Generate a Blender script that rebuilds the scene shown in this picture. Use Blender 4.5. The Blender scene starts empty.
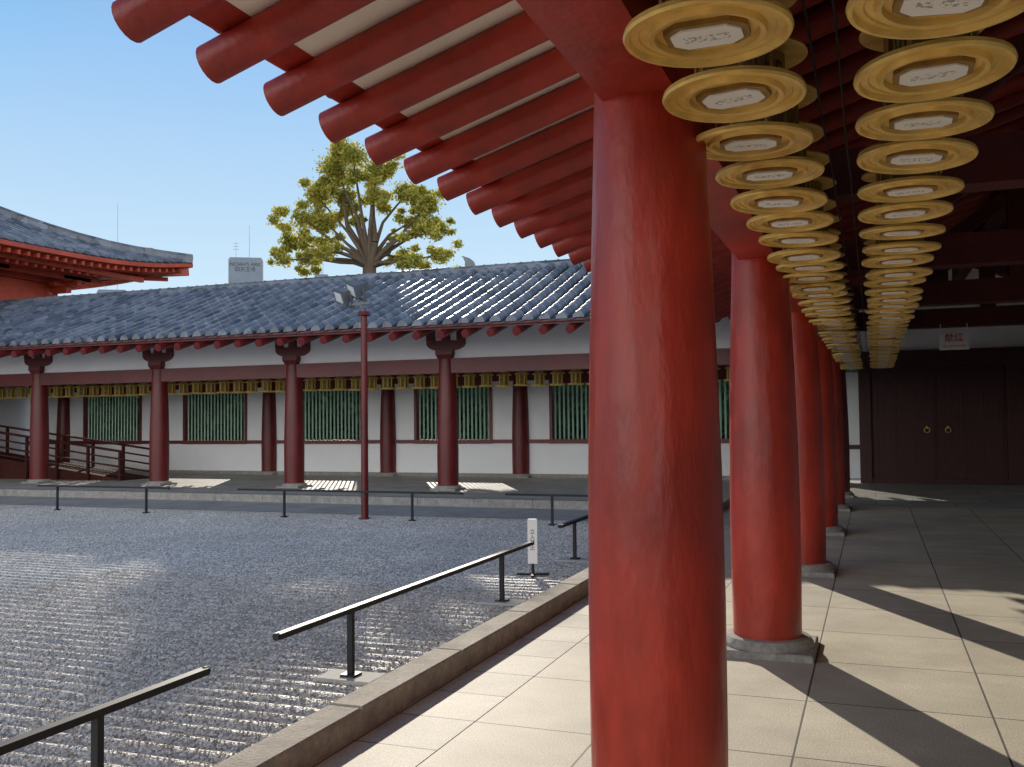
import bpy, math, random
import numpy as np
from mathutils import Vector, Matrix
random.seed(7); rng=np.random.default_rng(7)
D=bpy.data; scene=bpy.context.scene
coll=scene.collection
pi=math.pi

# ------------------------------------------------------------ helpers
class MB:
    def __init__(s): s.v=[]; s.f=[]; s.m=[]
    def add(s,vs,fs,mi=0):
        o=len(s.v); s.v.extend(tuple(p) for p in vs)
        for f in fs:
            s.f.append(tuple(i+o for i in f)); s.m.append(mi)
    def box(s,x0,x1,y0,y1,z0,z1,mi=0):
        s.add([(x0,y0,z0),(x1,y0,z0),(x1,y1,z0),(x0,y1,z0),(x0,y0,z1),(x1,y0,z1),(x1,y1,z1),(x0,y1,z1)],
              [(0,3,2,1),(4,5,6,7),(0,1,5,4),(1,2,6,5),(2,3,7,6),(3,0,4,7)],mi)
    def cbox(s,x0,x1,y0,y1,z0,z1,c=.01,mi=0):
        s.add([(x0,y0,z0),(x1,y0,z0),(x1,y1,z0),(x0,y1,z0),
               (x0,y0,z1-c),(x1,y0,z1-c),(x1,y1,z1-c),(x0,y1,z1-c),
               (x0+c,y0+c,z1),(x1-c,y0+c,z1),(x1-c,y1-c,z1),(x0+c,y1-c,z1)],
              [(0,3,2,1),(8,9,10,11),(0,1,5,4),(1,2,6,5),(2,3,7,6),(3,0,4,7),
               (4,5,9,8),(5,6,10,9),(6,7,11,10),(7,4,8,11)],mi)
    def obox(s,p0,p1,w,h,mi=0,up=(0,0,1)):
        p0=Vector(p0);p1=Vector(p1);d=(p1-p0).normalized();u=Vector(up)
        r=d.cross(u).normalized();u=r.cross(d).normalized()
        vs=[]
        for p in (p0,p1):
            for a,b in ((-1,-1),(1,-1),(1,1),(-1,1)):
                vs.append(p+r*(a*w/2)+u*(b*h/2))
        s.add(vs,[(0,1,2,3),(7,6,5,4),(0,4,5,1),(1,5,6,2),(2,6,7,3),(3,7,4,0)],mi)
    def tube(s,p0,p1,r0,r1=None,n=12,mi=0,cap=True):
        if r1 is None: r1=r0
        p0=Vector(p0);p1=Vector(p1);d=(p1-p0)
        if d.length<1e-6: return
        d.normalize()
        u=Vector((0,0,1)) if abs(d.z)<.95 else Vector((1,0,0))
        a=d.cross(u).normalized();b=a.cross(d).normalized()
        vs=[]
        for p,r in ((p0,r0),(p1,r1)):
            for i in range(n):
                t=2*pi*i/n; vs.append(p+a*(math.cos(t)*r)+b*(math.sin(t)*r))
        fs=[(i,(i+1)%n,n+(i+1)%n,n+i) for i in range(n)]
        if cap: fs+= [tuple(range(n-1,-1,-1)),tuple(range(n,2*n))]
        s.add(vs,fs,mi)
    def lathe(s,prof,n=24,c=(0,0,0),mi=0,capb=False,capt=False,rot=0):
        vs=[];fs=[]
        for r,z in prof:
            for i in range(n):
                t=2*pi*i/n+rot; vs.append((c[0]+r*math.cos(t),c[1]+r*math.sin(t),c[2]+z))
        for k in range(len(prof)-1):
            for i in range(n):
                j=(i+1)%n
                fs.append((k*n+i,k*n+j,(k+1)*n+j,(k+1)*n+i))
        if capb: fs.append(tuple(range(n-1,-1,-1)))
        if capt:
            o=(len(prof)-1)*n; fs.append(tuple(range(o,o+n)))
        s.add(vs,fs,mi)
    def mesh(s,name,mats,smooth=None):
        me=D.meshes.new(name); me.from_pydata(s.v,[],s.f); 
        for m in mats: me.materials.append(m)
        if len(mats)>1: me.polygons.foreach_set('material_index',s.m)
        if smooth is not None:
            me.polygons.foreach_set('use_smooth',[True]*len(me.polygons))
            me.update()
            me.set_sharp_from_angle(angle=math.radians(smooth))
        me.update(); return me

def link(o): coll.objects.link(o); return o
def mobj(name,mb,mats,parent=None,loc=(0,0,0),smooth=None,rotz=0,**kw):
    if not isinstance(mats,(list,tuple)): mats=[mats]
    me=mb if isinstance(mb,bpy.types.Mesh) else mb.mesh(name,mats,smooth)
    o=D.objects.new(name,me); o.location=loc; o.rotation_euler=(0,0,rotz)
    if parent is not None: o.parent=parent
    for k,v in kw.items(): o[k]=v
    return link(o)
def empty(name,loc,label,category,group=None,rotz=0):
    o=D.objects.new(name,None); o.location=loc; o.rotation_euler=(0,0,rotz); o.empty_display_size=.2
    o["label"]=label;o["category"]=category
    if group:o["group"]=group
    return link(o)
def copy_tree(src,children,loc,rotz=0,rot=None):
    n=src.copy(); n.location=loc; n.rotation_euler=rot if rot else (0,0,rotz); link(n)
    for c in children:
        k=c.copy(); k.parent=n; link(k)
    return n
def text_mesh(txt,size,mat,align='CENTER',bold=.0):
    cu=D.curves.new('txt','FONT'); cu.body=txt; cu.size=size; cu.align_x=align; cu.align_y='CENTER'; cu.extrude=0.0
    cu.offset=size*bold; cu.resolution_u=4
    o=D.objects.new('txt',cu); link(o)
    dg=bpy.context.evaluated_depsgraph_get(); dg.update()
    me=D.meshes.new_from_object(o.evaluated_get(dg))
    D.objects.remove(o); me.materials.clear(); me.materials.append(mat)
    return me

# ------------------------------------------------------------ materials
def newmat(name):
    m=D.materials.new(name); m.use_nodes=True
    nt=m.node_tree; b=nt.nodes['Principled BSDF']; return m,nt,b
def N(nt,t,**kw):
    n=nt.nodes.new(t)
    for k,v in kw.items():
        if k in n.inputs: n.inputs[k].default_value=v
        else: setattr(n,k,v)
    return n
def ramp(nt,fac,p0,c0,p1,c1):
    r=nt.nodes.new('ShaderNodeValToRGB'); e=r.color_ramp.elements
    e[0].position=p0;e[0].color=(*c0,1);e[1].position=p1;e[1].color=(*c1,1)
    nt.links.new(fac,r.inputs[0]); return r
def pbr(name,col,rough=.6,metal=0.,var=.2,ns=5.,stretch=(1,1,1),bump=0.,bs=60.,coat=0.,spec=.5,col2=None,blotch=0.):
    m,nt,b=newmat(name); L=nt.links.new
    tc=N(nt,'ShaderNodeTexCoord'); mp=N(nt,'ShaderNodeMapping'); mp.inputs['Scale'].default_value=stretch
    L(tc.outputs['Object'],mp.inputs['Vector'])
    nz=N(nt,'ShaderNodeTexNoise',Scale=ns,Detail=6.,Roughness=.6); L(mp.outputs[0],nz.inputs['Vector'])
    c0=tuple(c*(1-var) for c in col); c1=tuple(min(1,c*(1+var)) for c in (col2 or col))
    r=ramp(nt,nz.outputs['Fac'],.3,c0,.7,c1)
    out=r.outputs[0]
    if blotch>0:
        n2=N(nt,'ShaderNodeTexNoise',Scale=ns*.22,Detail=4.); L(tc.outputs['Object'],n2.inputs['Vector'])
        mr=N(nt,'ShaderNodeMapRange'); mr.inputs[1].default_value=.35;mr.inputs[2].default_value=.7;mr.inputs[3].default_value=1-blotch;mr.inputs[4].default_value=1+blotch*.3
        L(n2.outputs['Fac'],mr.inputs[0])
        mx=N(nt,'ShaderNodeVectorMath',operation='SCALE'); L(out,mx.inputs[0]); L(mr.outputs[0],mx.inputs['Scale']); out=mx.outputs[0]
    L(out,b.inputs['Base Color'])
    rr=N(nt,'ShaderNodeMapRange'); rr.inputs[3].default_value=max(0,rough-.1); rr.inputs[4].default_value=min(1,rough+.12)
    L(nz.outputs['Fac'],rr.inputs[0]); L(rr.outputs[0],b.inputs['Roughness'])
    b.inputs['Metallic'].default_value=metal; b.inputs['Coat Weight'].default_value=coat
    b.inputs['Specular IOR Level'].default_value=spec
    if bump>0:
        n3=N(nt,'ShaderNodeTexNoise',Scale=bs,Detail=5.); L(mp.outputs[0],n3.inputs['Vector'])
        bp=N(nt,'ShaderNodeBump',Strength=bump,Distance=.02); L(n3.outputs['Fac'],bp.inputs['Height']); L(bp.outputs[0],b.inputs['Normal'])
    return m

RED=pbr('red_lacquer',(.47,.038,.017),.34,var=.2,ns=5,stretch=(2,2,.7),bump=.34,bs=9,blotch=.34,spec=.5)
REDR=pbr('red_timber',(.42,.036,.018),.46,var=.25,ns=4,bump=.28,bs=22,blotch=.32)
REDD=pbr('crimson_timber',(.14,.011,.012),.4,var=.2,ns=4,bump=.2,bs=25,blotch=.2)  # gallery red with its shade put into the colour; also the dark pole
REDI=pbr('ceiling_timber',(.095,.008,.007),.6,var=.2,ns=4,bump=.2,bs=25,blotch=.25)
DOORR=pbr('door_red',(.050,.006,.005),.5,var=.25,ns=6,stretch=(3,1,.4),bump=.3,bs=20)
WHITE=pbr('white_plaster',(.90,.91,.92),.85,var=.02,ns=3,bump=.1,bs=50,blotch=.04)
SOFFIT=pbr('soffit_plaster',(.92,.87,.75),.85,var=.05,ns=3,bump=.1,bs=50,blotch=.1)
STONE=pbr('granite',(.33,.31,.28),.8,var=.25,ns=30,bump=.4,bs=120,blotch=.2)
KERB=pbr('kerb_granite',(.46,.41,.33),.85,var=.22,ns=25,bump=.5,bs=90,blotch=.28)
BLACK=pbr('black_steel',(.016,.016,.018),.55,var=.3,ns=12,spec=.35)
GOLD=pbr('gilt_metal',(.92,.60,.16),.38,metal=.3,var=.15,ns=14,bump=.1,bs=40,blotch=.2)
GOLDD=pbr('aged_gilt',(.30,.18,.045),.5,metal=.3,var=.3,ns=14,bump=.2,bs=60)
SLAT=pbr('green_slats',(.42,.60,.48),.5,var=.1,ns=5)
WOOD=pbr('dark_wood',(.06,.016,.012),.8,var=.3,ns=6,stretch=(1,1,4),bump=.3,spec=.2)
GREYM=pbr('grey_paint',(.4,.4,.42),.4,var=.08)
BULB=pbr('lamp_glass',(.75,.78,.8),.15,var=.05)
CONC=pbr('concrete',(.19,.23,.28),.8,var=.1,ns=.4,blotch=.1)
INK=pbr('ink',(.03,.03,.035),.7,var=.1)
REDINK=pbr('red_ink',(.62,.01,.01),.6,var=.05)
WHITEP=pbr('white_paint',(.92,.92,.90),.5,var=.04)
GREYC=pbr('pale_stone',(.50,.47,.42),.85,var=.12,ns=20,bump=.3)
BARK=pbr('bark',(.12,.085,.055),.9,var=.4,ns=8,stretch=(3,3,.6),bump=.8,bs=14)

def tilemat():
    m,nt,b=newmat('roof_tile'); L=nt.links.new
    tc=N(nt,'ShaderNodeTexCoord')
    v=N(nt,'ShaderNodeTexVoronoi',Scale=3.0); L(tc.outputs['Object'],v.inputs['Vector'])
    n=N(nt,'ShaderNodeTexNoise',Scale=1.2,Detail=8.,Roughness=.7); L(tc.outputs['Object'],n.inputs['Vector'])
    hs=N(nt,'ShaderNodeSeparateColor'); L(v.outputs['Color'],hs.inputs[0])
    a=N(nt,'ShaderNodeMath',operation='MULTIPLY_ADD'); a.inputs[1].default_value=.5; L(hs.outputs[0],a.inputs[0]); 
    h=N(nt,'ShaderNodeMath',operation='MULTIPLY'); h.inputs[1].default_value=.6; L(n.outputs['Fac'],h.inputs[0]); L(h.outputs[0],a.inputs[2])
    r=ramp(nt,a.outputs[0],.15,(.030,.037,.052),.85,(.19,.215,.26)); L(r.outputs[0],b.inputs['Base Color'])
    mr=N(nt,'ShaderNodeMapRange'); mr.inputs[3].default_value=.30; mr.inputs[4].default_value=.50; L(a.outputs[0],mr.inputs[0]); L(mr.outputs[0],b.inputs['Roughness'])
    n3=N(nt,'ShaderNodeTexNoise',Scale=30.,Detail=4.); L(tc.outputs['Object'],n3.inputs['Vector'])
    bp=N(nt,'ShaderNodeBump',Strength=.2,Distance=.02); L(n3.outputs['Fac'],bp.inputs['Height']); L(bp.outputs[0],b.inputs['Normal'])
    return m
TILE=tilemat()

def pavemat(name,c0,c1,w,h,off=0.0,shift=(0,0,0)):
    m,nt,b=newmat(name); L=nt.links.new
    tc=N(nt,'ShaderNodeTexCoord'); mpp=N(nt,'ShaderNodeMapping'); mpp.inputs['Location'].default_value=shift; L(tc.outputs['Object'],mpp.inputs['Vector'])
    br=nt.nodes.new('ShaderNodeTexBrick'); br.offset=off; br.squash=1
    br.inputs['Scale'].default_value=1; br.inputs['Brick Width'].default_value=w; br.inputs['Row Height'].default_value=h
    br.inputs['Mortar Size'].default_value=.006; br.inputs['Mortar Smooth'].default_value=.2; br.inputs['Bias'].default_value=0
    br.inputs['Color1'].default_value=(*c0,1);br.inputs['Color2'].default_value=(*c1,1)
    br.inputs['Mortar'].default_value=(.09,.08,.065,1)
    L(mpp.outputs[0],br.inputs['Vector'])
    n=N(nt,'ShaderNodeTexNoise',Scale=1.3,Detail=9.,Roughness=.65); L(tc.outputs['Object'],n.inputs['Vector'])
    n2=N(nt,'ShaderNodeTexNoise',Scale=110.,Detail=2.); L(tc.outputs['Object'],n2.inputs['Vector'])
    mr=N(nt,'ShaderNodeMapRange'); mr.inputs[1].default_value=.3;mr.inputs[2].default_value=.7;mr.inputs[3].default_value=.72;mr.inputs[4].default_value=1.12; L(n.outputs['Fac'],mr.inputs[0])
    mr2=N(nt,'ShaderNodeMapRange'); mr2.inputs[1].default_value=.3;mr2.inputs[2].default_value=.7;mr2.inputs[3].default_value=.68;mr2.inputs[4].default_value=1.22; L(n2.outputs['Fac'],mr2.inputs[0])
    mm=N(nt,'ShaderNodeMath',operation='MULTIPLY'); L(mr.outputs[0],mm.inputs[0]);L(mr2.outputs[0],mm.inputs[1])
    sc=N(nt,'ShaderNodeVectorMath',operation='SCALE'); L(br.outputs['Color'],sc.inputs[0]); L(mm.outputs[0],sc.inputs['Scale'])
    L(sc.outputs[0],b.inputs['Base Color'])
    b.inputs['Roughness'].default_value=.68; b.inputs['Specular IOR Level'].default_value=.38
    inv=N(nt,'ShaderNodeMath',operation='SUBTRACT'); inv.inputs[0].default_value=1; L(br.outputs['Fac'],inv.inputs[1])
    ad=N(nt,'ShaderNodeMath',operation='MULTIPLY_ADD'); ad.inputs[1].default_value=.22; L(n2.outputs['Fac'],ad.inputs[0]); L(inv.outputs[0],ad.inputs[2])
    bp=N(nt,'ShaderNodeBump',Strength=.35,Distance=.01); L(ad.outputs[0],bp.inputs['Height']); L(bp.outputs[0],b.inputs['Normal'])
    return m
PAVE=pavemat('stone_paving',(.64,.58,.45),(.56,.51,.40),.92,.92,shift=(.38,0,0))
PAVEB=pavemat('border_paving',(.60,.54,.43),(.52,.47,.38),.60,.46)
PAVE2=pavemat('grey_paving',(.45,.44,.41),(.39,.38,.36),1.3,.95,.5)

def gravelmat():
    m,nt,b=newmat('gravel'); L=nt.links.new
    tc=N(nt,'ShaderNodeTexCoord')
    v=N(nt,'ShaderNodeTexVoronoi',Scale=65.); L(tc.outputs['Object'],v.inputs['Vector'])
    sc=N(nt,'ShaderNodeSeparateColor'); L(v.outputs['Color'],sc.inputs[0])
    n=N(nt,'ShaderNodeTexNoise',Scale=.8,Detail=7.); L(tc.outputs['Object'],n.inputs['Vector'])
    r=ramp(nt,sc.outputs[0],0,(.22,.205,.19),1,(.84,.78,.70))
    mr=N(nt,'ShaderNodeMapRange'); mr.inputs[1].default_value=.3;mr.inputs[2].default_value=.7;mr.inputs[3].default_value=.88;mr.inputs[4].default_value=1.06; L(n.outputs['Fac'],mr.inputs[0])
    s2=N(nt,'ShaderNodeVectorMath',operation='SCALE'); L(r.outputs[0],s2.inputs[0]); L(mr.outputs[0],s2.inputs['Scale'])
    L(s2.outputs[0],b.inputs['Base Color']); b.inputs['Roughness'].default_value=.6; b.inputs['Specular IOR Level'].default_value=.4
    bp=N(nt,'ShaderNodeBump',Strength=.7,Distance=.008); bp.invert=True; L(v.outputs['Distance'],bp.inputs['Height']); L(bp.outputs[0],b.inputs['Normal'])
    return m
GRAVEL=gravelmat()
PEB=pbr('pebble',(.56,.51,.45),.6,var=.45,ns=9,spec=.4)

def leafmat(name,c0,c1,tr=.5):
    m,nt,b=newmat(name); L=nt.links.new
    g=N(nt,'ShaderNodeTexCoord'); n=N(nt,'ShaderNodeTexNoise',Scale=1.3,Detail=6.,Roughness=.8); L(g.outputs['Object'],n.inputs['Vector'])
    r=ramp(nt,n.outputs['Fac'],.33,c0,.67,c1); L(r.outputs[0],b.inputs['Base Color']); b.inputs['Roughness'].default_value=.55
    t=N(nt,'ShaderNodeBsdfTranslucent'); L(r.outputs[0],t.inputs['Color'])
    mx=N(nt,'ShaderNodeMixShader'); mx.inputs[0].default_value=tr
    L(b.outputs[0],mx.inputs[1]);L(t.outputs[0],mx.inputs[2]); L(mx.outputs[0],nt.nodes['Material Output'].inputs['Surface'])
    return m
LEAF=leafmat('tree_leaves',(.22,.25,.04),(.72,.62,.12),.52)
HEDGE=leafmat('hedge_leaves',(.010,.035,.014),(.04,.10,.035),.25)

def labelmat():
    m,nt,b=newmat('inscribed_paper'); L=nt.links.new
    tc=N(nt,'ShaderNodeTexCoord')
    mp=N(nt,'ShaderNodeMapping'); mp.inputs['Scale'].default_value=(90,110,90); L(tc.outputs['Object'],mp.inputs['Vector'])
    oi=N(nt,'ShaderNodeObjectInfo'); of=N(nt,'ShaderNodeVectorMath',operation='ADD'); cmb=N(nt,'ShaderNodeCombineXYZ')
    ml=N(nt,'ShaderNodeMath',operation='MULTIPLY'); ml.inputs[1].default_value=200; L(oi.outputs['Random'],ml.inputs[0]); L(ml.outputs[0],cmb.inputs[2])
    L(mp.outputs[0],of.inputs[0]); L(cmb.outputs[0],of.inputs[1])
    n=N(nt,'ShaderNodeTexNoise',Scale=1.,Detail=1.5); L(of.outputs[0],n.inputs['Vector'])
    g=N(nt,'ShaderNodeMath',operation='GREATER_THAN'); g.inputs[1].default_value=.54; L(n.outputs['Fac'],g.inputs[0])
    sp=N(nt,'ShaderNodeSeparateXYZ'); L(tc.outputs['Object'],sp.inputs[0])
    ay=N(nt,'ShaderNodeMath',operation='ABSOLUTE'); L(sp.outputs[1],ay.inputs[0])
    l1=N(nt,'ShaderNodeMath',operation='LESS_THAN'); l1.inputs[1].default_value=.018; L(ay.outputs[0],l1.inputs[0])
    ax=N(nt,'ShaderNodeMath',operation='ABSOLUTE'); L(sp.outputs[0],ax.inputs[0])
    l2=N(nt,'ShaderNodeMath',operation='LESS_THAN'); l2.inputs[1].default_value=.055; L(ax.outputs[0],l2.inputs[0])
    m1=N(nt,'ShaderNodeMath',operation='MULTIPLY'); L(g.outputs[0],m1.inputs[0]);L(l1.outputs[0],m1.inputs[1])
    m2=N(nt,'ShaderNodeMath',operation='MULTIPLY'); L(m1.outputs[0],m2.inputs[0]);L(l2.outputs[0],m2.inputs[1])
    mm=N(nt,'ShaderNodeMath',operation='MULTIPLY'); mm.inputs[1].default_value=.6; L(m2.outputs[0],mm.inputs[0])
    r=ramp(nt,mm.outputs[0],0,(.92,.90,.84),1,(.06,.06,.06)); L(r.outputs[0],b.inputs['Base Color']); b.inputs['Roughness'].default_value=.7
    return m
PAPER=labelmat()

# ------------------------------------------------------------ camera
f=955.; th=math.radians(20.7); pitch=math.radians(2.25); roll=math.radians(.6)
F0=Vector((-math.sin(th),math.cos(th),0)); R0=Vector((math.cos(th),math.sin(th),0)); Z0=Vector((0,0,1))
F=F0*math.cos(pitch)+Z0*math.sin(pitch); U=Z0*math.cos(pitch)-F0*math.sin(pitch)
R=R0*math.cos(roll)-U*math.sin(roll); U2=U*math.cos(roll)+R0*math.sin(roll)
cam=D.cameras.new('Camera'); co=link(D.objects.new('Camera',cam))
M=Matrix(((R.x,U2.x,-F.x,0),(R.y,U2.y,-F.y,0),(R.z,U2.z,-F.z,1.55),(0,0,0,1)))
co.matrix_world=M; cam.sensor_width=36; cam.lens=36*f/1024; cam.clip_end=3000; cam.clip_start=.05
scene.camera=co

# ------------------------------------------------------------ light
EL=math.radians(21.3); AZ=math.radians(29)
S=Vector((-math.sin(AZ)*math.cos(EL),math.cos(AZ)*math.cos(EL),math.sin(EL)))
sun=D.lights.new('Sun','SUN'); sun.energy=5.0; sun.angle=math.radians(.5); sun.color=(1,.91,.77)
so=link(D.objects.new('Sun',sun)); so.rotation_euler=S.to_track_quat('Z','Y').to_euler(); so.location=(-20,40,30)
w=D.worlds.new('World'); scene.world=w; w.use_nodes=True
nt=w.node_tree; bg=nt.nodes['Background']; L=nt.links.new
sky=nt.nodes.new('ShaderNodeTexSky'); sky.sky_type='NISHITA'
sky.sun_disc=False; sky.sun_elevation=EL; sky.sun_rotation=-AZ; sky.dust_density=.3; sky.air_density=1.0; sky.ozone_density=2
tc=N(nt,'ShaderNodeTexCoord'); sp=N(nt,'ShaderNodeSeparateXYZ'); L(tc.outputs['Generated'],sp.inputs[0])
grad=nt.nodes.new('ShaderNodeValToRGB'); e=grad.color_ramp.elements
e[0].position=0;e[0].color=(.66,.80,.88,1); e[1].position=.75;e[1].color=(.05,.12,.28,1)
k=e.new(.13);k.color=(.53,.73,.88,1); k=e.new(.36);k.color=(.22,.47,.81,1); k=e.new(.5);k.color=(.12,.28,.55,1)
L(sp.outputs[2],grad.inputs[0])
sc1=N(nt,'ShaderNodeVectorMath',operation='SCALE'); L(sky.outputs[0],sc1.inputs[0]); sc1.inputs['Scale'].default_value=.02
mn=N(nt,'ShaderNodeVectorMath',operation='MINIMUM'); L(sc1.outputs[0],mn.inputs[0]); mn.inputs[1].default_value=(.10,.10,.10)
ad=N(nt,'ShaderNodeVectorMath',operation='ADD'); L(grad.outputs[0],ad.inputs[0]); L(mn.outputs[0],ad.inputs[1])
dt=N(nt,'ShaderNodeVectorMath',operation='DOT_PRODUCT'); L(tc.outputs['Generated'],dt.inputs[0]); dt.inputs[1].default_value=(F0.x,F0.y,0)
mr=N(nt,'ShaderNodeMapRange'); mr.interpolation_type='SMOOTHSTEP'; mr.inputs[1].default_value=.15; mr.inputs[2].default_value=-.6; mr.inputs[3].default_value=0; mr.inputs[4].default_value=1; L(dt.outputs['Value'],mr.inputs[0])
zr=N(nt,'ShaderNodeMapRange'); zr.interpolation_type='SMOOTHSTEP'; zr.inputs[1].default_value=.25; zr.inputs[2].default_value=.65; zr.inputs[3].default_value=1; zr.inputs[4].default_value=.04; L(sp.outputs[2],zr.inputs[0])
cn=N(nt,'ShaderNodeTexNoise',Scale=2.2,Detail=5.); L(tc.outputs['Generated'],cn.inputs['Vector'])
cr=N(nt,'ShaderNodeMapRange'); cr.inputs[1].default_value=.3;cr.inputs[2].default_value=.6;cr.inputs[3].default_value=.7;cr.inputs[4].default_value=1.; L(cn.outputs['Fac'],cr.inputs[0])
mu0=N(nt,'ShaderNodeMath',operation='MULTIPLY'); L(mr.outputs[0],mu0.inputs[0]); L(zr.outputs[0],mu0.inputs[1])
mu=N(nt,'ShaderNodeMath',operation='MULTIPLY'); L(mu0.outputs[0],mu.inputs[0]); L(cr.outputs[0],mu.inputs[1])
mx=nt.nodes.new('ShaderNodeMixRGB'); L(mu.outputs[0],mx.inputs[0]); L(ad.outputs[0],mx.inputs[1]); mx.inputs[2].default_value=(2.9,2.9,2.85,1)  # unseen bright band added behind the camera to light the facing walls
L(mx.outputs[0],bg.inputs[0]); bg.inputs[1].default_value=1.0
scene.view_settings.view_transform='Standard'; scene.view_settings.look='None'; scene.view_settings.exposure=0

# ------------------------------------------------------------ constants
CX=-.702; EX=-3.05; CR=4.212; RX=1.762; EXR=6.574
GY=19.9; GE=17.538; GB=24.8; GR=22.35; GEB=27.162
GX0=-27.0; CY0=-7.0
RUN=4.812
def ztile(d): return 3.50+.385*d-.03*math.sin(pi*min(1,max(0,d/RUN)))
SL=.31
def zraf(d): return 3.31+SL*d
PT=zraf(2.35)-.094; PB0=PT-.25
RT=zraf(RUN)-.1

# ------------------------------------------------------------ grounds
g=MB(); g.add([(-900,-400,-.42),(900,-400,-.42),(900,1500,-.42),(-900,1500,-.42)],[(0,1,2,3)])
mobj('ground',g,pbr('earth',(.2,.18,.15),.9,var=.3,ns=.6),kind='structure')
RP=.155; RA=.019
def gbase(Y):
    t=np.clip((Y-9.5)/4,0,1); return -.075-.09*t*t*(3-2*t)
xs=np.linspace(-30,-2.60,150); ys=np.arange(-4,15.46,.0222)
XX,YY=np.meshgrid(xs,ys)
def rphase(X,Y): return (Y+.02*np.sin(X*.9)+.012*np.sin(X*2.7+1)+.004*np.sin(X*7.1+Y*3))*2*pi/RP
ZZ=gbase(YY)+RA*np.sin(rphase(XX,YY))*(0.85+.15*np.sin(XX*1.7+YY*.6))+rng.normal(0,.0012,XX.shape)
vs=np.stack([XX,YY,ZZ],-1).reshape(-1,3); ny,nx=XX.shape
idx=np.arange(ny*nx).reshape(ny,nx)
fs=np.stack([idx[:-1,:-1],idx[:-1,1:],idx[1:,1:],idx[1:,:-1]],-1).reshape(-1,4)
me=D.meshes.new('gravel_courtyard'); me.from_pydata(vs.tolist(),[],fs.tolist()); me.materials.append(GRAVEL)
me.polygons.foreach_set('use_smooth',[True]*len(me.polygons)); me.update()
mobj('gravel_courtyard',me,[],kind='structure')
def pebbles(n,x0,x1,y0,y1,smin,smax):
    px=rng.uniform(x0,x1,n); py=rng.uniform(y0,y1,n)
    ridge=np.sin(rphase(px,py))
    keep=rng.uniform(-1.4,1,n)<ridge; px=px[keep];py=py[keep];ridge=ridge[keep]; n=len(px)
    s=rng.uniform(smin,smax,n)
    base=np.array([(1,0,0),(0,1,0),(-1,0,0),(0,-1,0),(0,0,.7),(0,0,-.7)],float)
    a=rng.uniform(0,2*pi,n); ca,sa=np.cos(a),np.sin(a)
    st=rng.uniform(.7,1.3,(n,2))
    bx=base[None,:,0]*st[:,None,0]; by=base[None,:,1]*st[:,None,1]; bz=base[None,:,2]+rng.normal(0,.15,(n,6))
    vx=(bx*ca[:,None]-by*sa[:,None])*s[:,None]+px[:,None]
    vy=(bx*sa[:,None]+by*ca[:,None])*s[:,None]+py[:,None]
    vz=bz*s[:,None]+(gbase(py)+RA*ridge*.95+.002)[:,None]
    v=np.stack([vx,vy,vz],-1).reshape(-1,3)
    fb=np.array([(0,1,4),(1,2,4),(2,3,4),(3,0,4),(1,0,5),(2,1,5),(3,2,5),(0,3,5)])
    ff=(np.arange(n)[:,None,None]*6+fb[None]).reshape(-1,3)
    return v,ff
v1,f1=pebbles(75000,-8,-2.63,3,8.5,.004,.010)
me=D.meshes.new('loose_pebbles'); me.from_pydata(v1.tolist(),[],f1.tolist()); me.materials.append(PEB)
mobj('loose_pebbles',me,[],kind='stuff',label='small pale grey pebbles scattered over raked gravel',category='pebbles')

g=MB(); g.box(-1.96,6.0,CY0,17.9,-.3,0); mobj('corridor_pavement',g,PAVE,kind='structure')
g=MB(); g.box(-2.42,-1.964,CY0,17.9,-.3,.002); mobj('border_pavement',g,PAVEB,kind='structure',loc=(0,0,0))
g=MB(); g.box(-30,6.0,17.9,27,-.3,-.001)
mobj('gallery_pavement',g,PAVE2,kind='structure')
g=MB(); g.box(-30,-2.42,15.6,17.62,-.4,-.155); mobj('gravel_edge_path',g,PAVE2,kind='structure')
g=MB()
y=CY0
while y<17.6:
    y1=min(y+1.25,17.6); g.cbox(-2.62,-2.422,y+.003,y1-.003,-.3,.13+random.uniform(-.003,.003),.012); y=y1
mobj('courtyard_kerb',g,KERB,kind='structure')
g=MB(); x=-30
while x<-2.6:
    x1=min(x+1.25,-2.43); g.cbox(x+.004,x1-.004,17.62,17.9,-.4,.004+random.uniform(0,.003),.012); x=x1
mobj('platform_kerb',g,STONE,kind='structure')
g=MB(); x=-30
while x<-2.6:
    x1=min(x+1.1,-2.63); g.cbox(x+.004,x1-.004,15.45,15.6,-.4,-.135,.01); x=x1
    if x1>=-2.631: break
mobj('path_kerb',g,STONE,kind='structure')

# ------------------------------------------------------------ roofs
def slope(P,s0,s1,dstart,dend,step=.345,rr=.108):
    mb=MB()
    n=int((s1-s0)/step)
    for i in range(n+1):
        s=s0+i*step; a=dstart(s); b=dend(s)
        if b-a<.25: continue
        k=max(1,int((b-a)/.36)); ds=(b-a)/k
        rings=[]
        for j in range(k):
            rings.append((a+j*ds,rr*1.09)); rings.append((a+(j+1)*ds-.001,rr*.93))
        vs=[];fs=[]; m=7
        jit=random.uniform(-.008,.008)
        for d,r in rings:
            for q in range(m+1):
                t=pi*q/m; vs.append(P(s+math.cos(t)*r,d,ztile(d)+.015+math.sin(t)*r*1.05+jit))
        for j in range(len(rings)-1):
            for q in range(m):
                o=j*(m+1)+q; fs.append((o,o+1,o+m+2,o+m+1))
        fs.append(tuple(range(m+1)))
        mb.add(vs,fs,0)
        vs=[];fs=[]; w=step
        for j in range(k):
            for dd,lift in ((a+j*ds,.03),(a+(j+1)*ds-.001,.0)):
                for q in range(5):
                    u=q/4; vs.append(P(s+u*w,dd,ztile(dd)+lift-.05*math.sin(pi*u)))
        for j in range(2*k-1):
            for q in range(4):
                o=j*5+q; fs.append((o,o+1,o+6,o+5))
        mb.add(vs,fs,0)
    return mb
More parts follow.
